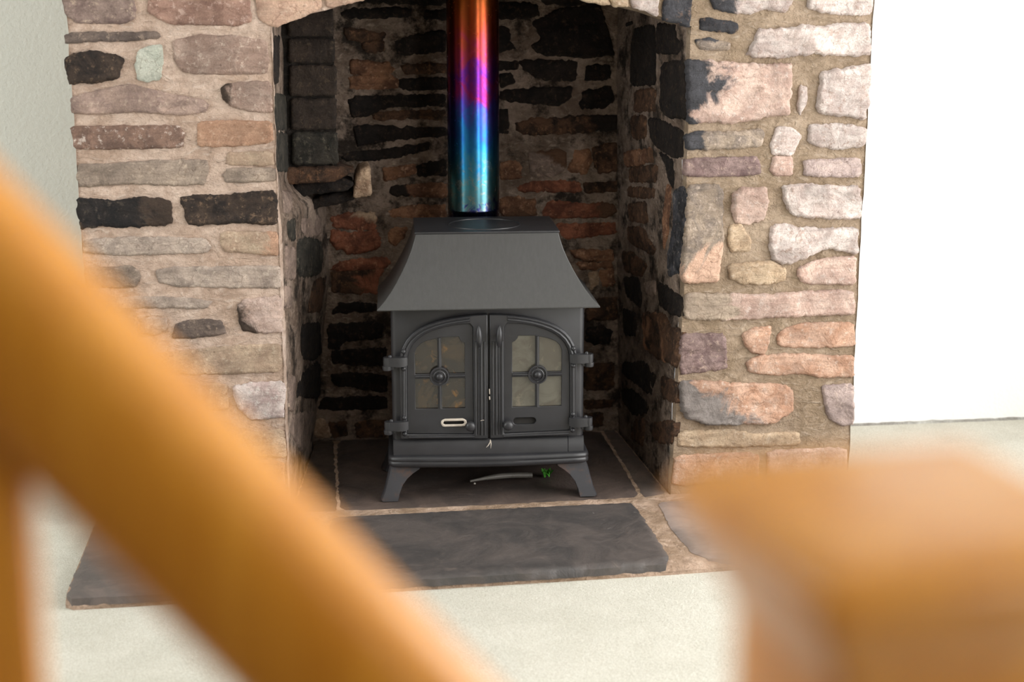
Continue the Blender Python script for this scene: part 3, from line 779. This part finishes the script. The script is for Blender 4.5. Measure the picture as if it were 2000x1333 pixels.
ledge([(-88, 752), (40, 756), (100, 782), (60, 796), (-88, 794)], PY-.012, 'n', 9)
ledge([(-60, 708), (-10, 722), (78, 728), (96, 748), (60, 762), (-60, 748)], PY+.02, 'k', 6)
ledge([(92, 708), (142, 714), (138, 790), (108, 786), (98, 755)], PY+.03, 'y', 6)
ledge([(-20, 676), (60, 690), (98, 702), (94, 724), (20, 714), (-18, 700)], PY+.06, 'k', 6)

# ---------------------------------------------------------------- hearth
hearth = tag(empty('hearth', (0, 0, 0)), 'raised hearth of dark slate slabs bedded in mortar under the stove', 'hearth')
mb = MB()
bed = [(-.548, -.006), (-.548, -.485), (-.53, -.500), (.25, -.487), (.75, -.474), (1.0, -.460), (1.30, -.455), (1.33, -.44), (1.33, -.006), (.858, -.006), (.838, .566), (-.024, .566), (-.086, -.006)]
rings = [[(x, (y+ins if y < -.3 else y), zv) for x, y in bed] for zv, ins in ((FLOOR_Z-.01, 0), (-.021, .001), (-.017, .006), (-.006, .024))]
mb.loft(rings)
mb.build('mortar_bed', mortar_material('hearth_mortar', alb((178, 155, 138), .9), alb((142, 121, 102), .9), alb((196, 176, 160), .9)), hearth, True, 40)
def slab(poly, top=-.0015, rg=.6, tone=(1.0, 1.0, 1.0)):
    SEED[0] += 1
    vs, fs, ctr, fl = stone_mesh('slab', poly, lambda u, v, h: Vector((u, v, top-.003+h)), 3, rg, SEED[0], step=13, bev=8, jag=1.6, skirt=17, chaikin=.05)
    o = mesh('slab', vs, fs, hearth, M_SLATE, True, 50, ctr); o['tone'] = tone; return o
slab([(12, -70), (400, -62), (748, -60), (753, -90), (757, -300), (755, -448), (738, -472), (500, -482), (249, -489), (-6, -495), (-2, -280)])
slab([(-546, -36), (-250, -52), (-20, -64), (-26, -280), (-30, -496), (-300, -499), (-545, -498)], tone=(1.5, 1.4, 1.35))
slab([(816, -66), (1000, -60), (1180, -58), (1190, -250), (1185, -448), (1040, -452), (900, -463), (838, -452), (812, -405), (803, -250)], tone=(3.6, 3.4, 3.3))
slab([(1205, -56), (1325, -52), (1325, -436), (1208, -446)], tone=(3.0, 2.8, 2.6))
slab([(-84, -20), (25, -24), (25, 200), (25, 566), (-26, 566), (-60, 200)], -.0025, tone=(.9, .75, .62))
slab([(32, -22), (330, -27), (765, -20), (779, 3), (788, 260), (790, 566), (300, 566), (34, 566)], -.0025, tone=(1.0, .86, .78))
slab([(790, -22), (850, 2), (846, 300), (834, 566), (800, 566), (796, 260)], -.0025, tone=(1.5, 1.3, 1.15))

# ---------------------------------------------------------------- the stove
TH = math.radians(-3)
stove = tag(empty('wood_stove', (.4025, 0, 0), TH), 'black cast iron wood burning stove with canopy and twin glazed doors', 'stove')
# body
mb = MB()
def rr_ring(hw, y0, y1, ch, zv): return [(-hw, y1, zv), (-hw, y0+ch, zv), (-hw+ch*.35, y0+ch*.35, zv), (-hw+ch, y0, zv), (hw-ch, y0, zv), (hw-ch*.35, y0+ch*.35, zv), (hw, y0+ch, zv), (hw, y1, zv)]
mb.loft([rr_ring(.237, .03, .282, .012, zv) for zv in (.105, .495)])
mb.build('body', M_IRON, stove, True, 50)
# canopy
mb = MB(); rings = []
prof = [(0, .2685), (.02, .269), (.12, .2515), (.24, .235), (.36, .2215), (.5, .2075), (.64, .195), (.78, .1845), (.9, .1775), (1, .173)]
for t, hw in prof:
    zv = .484+.176*t; yf = -.013+.062*(.269-hw)/.096; yb = .292+.0*t
    rings.append([(-hw, yb, zv), (-hw, yf, zv), (hw, yf, zv), (hw, yb, zv)])
mb.loft(rings)
mb.build('canopy', M_CANOPY, stove, True, 25, bevel=.0015)
mb = MB()
mb.box(-.176, .176, .0475, .296, .6595, .6645)
top = mb.build('top_plate', M_IRON, stove, True, 30, bevel=.0015)
mb = MB(); rg_ = []
for r_, h_ in ((.0875, .6640), (.0882, .6662), (.0900, .6662), (.0907, .6640)): rg_.append([(r_*math.cos(a*math.pi/32), .165+r_*math.sin(a*math.pi/32), h_) for a in range(64)])
mb.loft(rg_, cap=False)
mb.build('blanking_ring', M_IRON, top)
# base
def bow(hw, y0, y1, zv, dep=.016):
    ring = [(-hw, y1, zv), (-hw, y0+.012, zv)]
    for i in range(17):
        x = lerp(-hw+.010, hw-.010, i/16); ring.append((x, y0-dep*(1-(x/hw)**2), zv))
    return ring+[(hw, y0+.012, zv), (hw, y1, zv)]
mb = MB(); mb.loft([bow(.243, .014, .285, .0845), bow(.248, .009, .288, .088), bow(.249, .008, .288, .096), bow(.247, .010, .288, .0995), bow(.249, .008, .288, .103), bow(.248, .010, .287, .110), bow(.242, .016, .284, .1135)])
mb.build('base', M_IRON, stove, True, 60)
mb = MB()
def liprange(a, b, y0, zv, dep=.008):
    return [(a, .05, zv)]+[(lerp(a, b, i/10), y0-dep*(1-(lerp(a, b, i/10)/.24)**2), zv) for i in range(11)]+[(b, .05, zv)]
for a, b in ((-.236, .197), (.1985, .237)):
    mb = MB(); mb.loft([liprange(a, b, .020, .112), liprange(a, b, .022, .140), liprange(a, b, .030, .1505)]); mb.build('ash_lip', M_IRON, stove, True, 50)
# legs
LEG = [(.163, .090), (.242, .090), (.248, .074), (.254, .050), (.261, .024), (.270, .003), (.268, 0), (.226, 0), (.222, .018), (.214, .038), (.202, .054), (.188, .066), (.172, .076)]
for sx in (-1, 1):
    for back in (0, 1):
        rings = []
        for k, (yy, ins) in enumerate(((0, .004), (.005, 0), (.030, 0), (.048, .012))):
            ring = []
            for x, zv in LEG:
                t = 1-zv/.09; y = yy+(1-t)*.022 if not back else .285-yy-(1-t)*.02
                xi = x-ins*(.3 if zv > .085 else 1) if x > .21+.03*t else x+ins*.3
                ring.append((sx*xi, y, zv))
            rings.append(ring if (sx > 0) != bool(back) else ring[::-1])
        mb = MB(); mb.loft([r for r in rings]); mb.build('leg', M_LEG, stove, True, 40)
# doors (right one drawn, left one mirrored)
OUT = [(.0025, .467), (.03, .466), (.057, .464), (.09, .4595), (.12, .453), (.148, .444), (.17, .4335), (.187, .421), (.2, .406), (.2095, .389), (.215, .370), (.217, .35), (.2185, .157), (.0025, .153)]
PAN = [(.038, .436), (.046, .445), (.08, .4425), (.11, .437), (.136, .4285), (.158, .4185), (.175, .406), (.187, .392), (.195, .376), (.199, .358), (.202, .169), (.037, .165)]
PANES = [[(.058, .3195), (.115, .3195), (.115, .411), (.073, .412), (.070, .404), (.064, .398), (.058, .396)],
         [(.1245, .3195), (.180, .3195), (.180, .373), (.175, .386), (.165, .396), (.15, .403), (.1245, .409)],
         [(.058, .231), (.115, .231), (.115, .3075), (.058, .3075)],
         [(.1245, .231), (.180, .232), (.180, .3075), (.1245, .3075)]]
def slot(x0, x1, z0, z1, n=6):
    r = (z1-z0)/2; zc = (z0+z1)/2; p = []
    for k in range(n+1): a = -math.pi/2+math.pi*k/n; p.append((x1-r+r*math.cos(a), zc+r*math.sin(a)))
    for k in range(n+1): a = math.pi/2+math.pi*k/n; p.append((x0+r+r*math.cos(a), zc+r*math.sin(a)))
    return p
SLOT = slot(.060, .117, .186, .2035)
def mir(lp, s): return lp if s > 0 else [(-x, zv) for x, zv in reversed(lp)]
for s in (1, -1):
    mb = MB()
    mb.plate(mir(OUT, s), [mir(PAN, s)], .011, .03)
    door = mb.build('door', M_IRON, stove, True, 30, bevel=.0022)
    mb = MB(); mb.plate(mir(PAN, s), [mir(p, s) for p in PANES]+[mir(SLOT, s)], .0175, .0285)
    pan = mb.build('door_panel', M_IRON, door, True, 30, bevel=.0012)
    for p in PANES:
        cx = sum(q[0] for q in p)/len(p); cz = sum(q[1] for q in p)/len(p)
        big = [(q[0]+(.0025 if q[0] > cx else -.0025), q[1]+(.0025 if q[1] > cz else -.0025)) for q in p]
        MB().plate(mir(big, s), [], .0235, .026).build('pane', M_GLASSR if s > 0 else M_GLASSL, door, False)
    MB().plate(mir(slot(.056, .121, .182, .2075), s), [], .0262, .0282).build('air_slot_back', M_DARK, door, False)
    # glazing bars, rounded, and the rosette
    mb = MB()
    mb.tube([(s*.11975, .0165, .231), (s*.11975, .0165, .41)], .0032, 8); mb.tube([(s*.058, .0165, .3135), (s*.18, .0165, .3135)], .0032, 8)
    mb.build('glazing_bar', M_IRON, door)
    mb = MB(); y0 = .0175
    mb.lathe([(.0225, y0+.004), (.0245, y0-.002), (.0235, y0-.006), (.0205, y0-.0065), (.0185, y0-.003), (.0165, y0-.003), (.0150, y0-.006), (.0130, y0-.0065), (.0115, y0-.0035), (.0095, y0-.004), (.0085, y0-.008), (.005, y0-.0115), (.0005, y0-.0125)], (s*.1205, 0, .3135), 'y', 28)
    mb.build('rosette', M_IRON, door, True, 50)
    # mouldings
    mb = MB()
    a1 = [(lerp(OUT[i+1][0], PAN[min(i+1, 9)][0], .62), lerp(OUT[i+1][1], PAN[min(i+1, 9)][1], .62)) for i in range(0, 10)]
    a2 = [(lerp(OUT[i+1][0], PAN[min(i+1, 9)][0], .22), lerp(OUT[i+1][1], PAN[min(i+1, 9)][1], .22)) for i in range(0, 10)]
    a1[0] = (.046, .4535); a2[0] = (.046, .4605)
    mb.tube([(s*x, .0115, zv) for x, zv in a1], .0040, 8); mb.tube([(s*x, .0115, zv) for x, zv in a2], .0028, 8)
    mb.tube([(s*.207, .0115, .346), (s*.209, .0115, .19)], .0040, 8)
    mb.tube([(s*.198, .0115, .1615), (s*.036, .0115, .1590)], .0032, 8)
    for zv in (.379, .336, .212, .171): mb.ball((s*.2075, .0095, zv), .0062)
    for x, r in ((.010, .0028), (.0185, .0034), (.0325, .0030)): mb.tube([(s*x, .0112, .163), (s*x, .0112, .40)], r, 8)
    mb.build('moulding', M_IRON, door)
    # handle, knob
    mb = MB()
    mb.tube([(s*.0235, .0, .388), (s*.0235, -.003, .394), (s*.024, -.006, .404), (s*.0245, -.007, .416), (s*.025, -.006, .428), (s*.025, -.004, .437), (s*.0255, -.002, .442)], [.0022, .0050, .0068, .0075, .0066, .0046, .0018], 12)
    mb.tube([(s*.0245, .014, .416), (s*.0245, -.004, .416)], .004, 8); mb.tube([(s*.0235, .0105, .40), (s*.0265, .0108, .165)], .0022, 6)
    mb.build('handle', M_IRON, door)
    mb = MB(); mb.lathe([(.005, .018), (.005, .006), (.009, .005), (.0122, .000), (.0125, -.005), (.0105, -.010), (.006, -.0125), (.0005, -.013)], (s*.0465, 0, .190), 'y', 20)
    mb.build('air_knob', M_IRON, door, True, 60)
    # hinges
    for zc in (.354, .192):
        hinge = MB()
        hinge.loft([[(s*.200, y, zv) if False else (s*x, y, zv) for x, y, zv in ((.198, .006, zc-.009), (.198, .006, zc+.011), (.200, .016, zc+.011), (.200, .016, zc-.009))],
                    [(s*x, y, zv) for x, y, zv in ((.206, -.002, zc-.011), (.206, -.002, zc+.012), (.208, .014, zc+.012), (.208, .014, zc-.011))],
                    [(s*x, y, zv) for x, y, zv in ((.225, -.004, zc-.011), (.225, -.004, zc+.012), (.226, .012, zc+.012), (.226, .012, zc-.011))],
                    [(s*x, y, zv) for x, y, zv in ((.246, .001, zc-.010), (.246, .001, zc+.011), (.246, .021, zc+.011), (.246, .021, zc-.010))]][::(1 if s < 0 else -1)])
        hinge.lathe([(.0004, -.0105), (.0105, -.010), (.0112, 0), (.0108, .011), (.0004, .0115)], (s*.246, .011, zc), 'z', 16)
        hinge.lathe([(.0004, -.0225), (.0105, -.0215), (.0115, -.016), (.011, -.0105), (.0004, -.0105)], (s*.2475, .013, zc), 'z', 16)
        hinge.box(min(s*.230, s*.248), max(s*.230, s*.248), .013, .034, zc-.021, zc-.011)
        hinge.lathe([(.0045, .011), (.0045, .014), (.003, .0162), (.0003, .017)], (s*.240, .011, zc), 'z', 10)
        hinge.build('hinge', M_IRON, door if False else stove, True, 45)
# rope seal showing in the left air slot and loose threads at the seam
mb = MB(); pts = slot(-.1155, -.0575, .1875, .202); mb.tube([(x, .0178, zv) for x, zv in pts+[pts[0]]], [.0034+.0005*math.sin(i*2.2) for i in range(len(pts)+1)], 7)
mb.build('rope_seal', M_ROPE, stove)
for pts, rad in (([(.003, .006, .152), (.002, .004, .146), (-.003, .003, .138), (-.0075, .004, .133)], [.0012, .0013, .0012, .0005]), ([(.003, .005, .151), (.0045, .003, .143), (.0035, .002, .131)], [.0012, .001, .0004]),
                 ([(.0012, .0095, .281), (.0015, .009, .268)], .0012), ([(.0012, .0095, .262), (.0018, .009, .254)], .0015), ([(-.0215, .004, .2015), (-.016, .0035, .2035), (-.0125, .004, .203)], .0007)):
    mb = MB(); mb.tube(pts, rad, 5); mb.build('loose_thread', M_ROPE, stove)

# ---------------------------------------------------------------- flue pipe
FX, FY = .4067, .376
flue = tag(empty('flue_pipe', (FX, FY, 0)), 'rainbow heat tinted steel flue pipe rising behind the stove', 'flue')
mb = MB(); mb.lathe([(.0672, .36), (.0672, .672), (.0680, .6735), (.0680, .677), (.0672, .6785), (.0672, 1.2), (.0672, 1.895)], (0, 0, 0), 'z', 64)
mb.build('pipe', M_FLUE, flue, True, 40)
mb = MB(); mb.lathe([(.0685, .34), (.0685, .40), (.0665, .402)], (0, 0, 0), 'z', 40); mb.build('tee_cap', M_IRON, flue, True, 40)
mb = MB(); mb.lathe([(.062, -.080), (.062, -.03)], (0, 0, .47), 'y', 32); mb.build('spigot', M_IRON, flue, True, 40)

# ---------------------------------------------------------------- bits under the stove
mb = MB()
P0, P1 = Vector((.366, .118, .008)), Vector((.530, .1425, .009)); pts = []; rad = []
for i in range(13):
    t = i/12; p = P0.lerp(P1, t); p.z += .004*math.sin(math.pi*t)+.001; p.y += .006*math.sin(math.pi*t); pts.append(p); rad.append(lerp(.0028, .0072, min(1, t*2.2)))
mb.tube(pts, rad, 12)
tag(mb.build('poker', M_STEEL, None), 'small curved dull steel poker lying on the slate under the stove', 'poker')
mb = MB(); r2 = random.Random(3)
for k in range(26):
    a = r2.uniform(0, 6.28); d = r2.uniform(0, .009); b = Vector((d*math.cos(a), d*math.sin(a), 0)); tip = b+Vector((r2.uniform(-.009, .009), r2.uniform(-.009, .009), r2.uniform(.006, .017)))
    sd = Vector((-math.sin(a), math.cos(a), 0))*.0028; mid = b.lerp(tip, .55)+Vector((0, 0, .002))
    mb.add([b-sd*.4, b+sd*.4, mid+sd, tip, mid-sd, mid+Vector((0, 0, -.0012))], [(0, 1, 2, 4), (4, 2, 3), (1, 0, 5), (5, 3, 2), (5, 4, 3), (1, 5, 2), (0, 4, 5)])
o = mb.build('leaf_sprig', M_GREEN, None); o.location = (.5675, .158, .001); o.scale = (1.35, 1.35, 1.3)
tag(o, 'tiny bright green leaf sprig on the slate beside the stove leg', 'sprig')
mb = MB(); mb.ball((0, 0, .003), .003, 8, .9)
o = mb.build('pebble', plain('pale_grit', (.5, .47, .42), .5), None); o.location = (.3765, .1055, .0035)
tag(o, 'tiny pale pebble on the slate beside the tip of the poker', 'pebble')

# ---------------------------------------------------------------- stair banister close to the lens
NA = math.radians(7.9)
ban = tag(empty('stair_banister', (.1793, -3.0659, FLOOR_Z), NA), 'orange varnished pine stair banister with capped newel post', 'banister')
inv = (Matrix.Translation(Vector((.1793, -3.0659, FLOOR_Z))) @ Matrix.Rotation(NA, 4, 'Z')).inverted()
CX, CY, CH, PH = 0, 0, .0575, .0400
ZT = 1.0690-FLOOR_Z
def sq(h, zv, n=5, r=.006):
    ring = []
    for qx, qy, a0 in ((1, 1, 0), (-1, 1, 90), (-1, -1, 180), (1, -1, 270)):
        for k in range(n+1):
            a = math.radians(a0+90*k/n); ring.append((CX+qx*(h-r)+r*math.cos(a), CY+qy*(h-r)+r*math.sin(a), zv))
    return ring
mb = MB(); mb.loft([sq(PH, 0, 5, .004), sq(PH, .6, 5, .004), sq(PH, ZT-.035, 5, .004)])
post = mb.build('newel_post', M_PINE, ban, True, 50)
capp = [(PH+.0005, -.048), (PH+.0015, -.044), (PH+.005, -.036), (PH+.0095, -.0275), (CH-.004, -.0195), (CH-.001, -.0155), (CH, -.0115), (CH-.001, -.0075), (CH-.004, -.0035), (CH-.009, -.001), (CH-.015, 0)]
mb = MB(); mb.loft([sq(h, ZT+dz, 5, .004) for h, dz in capp]); mb.build('newel_cap', M_PINE, post, True, 70)
# handrail
def pix(x, y, d): return CAMPOS+(FW+RT*(x-1000)/2900-UP*(y-666.5)/2900)*d
A0, A1 = Vector((-.0545, -2.994, 1.0613)), Vector((.0415, -3.026, .9585))
d = (A1-A0); d2 = d/d.x
R0 = A0+d2*(-.60+.0545); R1 = A0+d2*(.142+.0545)
ax = (R1-R0).normalized(); sd = ax.cross(Vector((0, 0, 1))).normalized(); nn = sd.cross(ax)
HR = []
for k in range(28):
    a = 2*math.pi*k/28; ca, sa = math.cos(a), math.sin(a)
    HR.append((.026*math.copysign(abs(ca)**.75, ca), .0315*math.copysign(abs(sa)**.8, sa)))
rings = [[inv @ (R0.lerp(R1, t)+sd*x+nn*y) for x, y in HR] for t in [i/24 for i in range(25)]]
mb = MB(); mb.loft(rings); mb.build('handrail', M_PINE, ban, True, 60)
# upright under the handrail
bp = inv @ Vector((-.1225, -2.976, 0))
for (dx) in (0.0, -.24):
    zt = (A0+d2*((-.1265+dx)-A0.x)).z
    mb = MB(); hx = .0205
    pr = [[(bp.x+dx+qx*hx, bp.y+qy*.014, zv) for qx, qy in ((1, 1), (-1, 1), (-1, -1), (1, -1))] for zv in (0, zt-FLOOR_Z-.01)]
    mb.loft(pr); mb.build('baluster', M_PINE, ban, True, 40, bevel=.003)
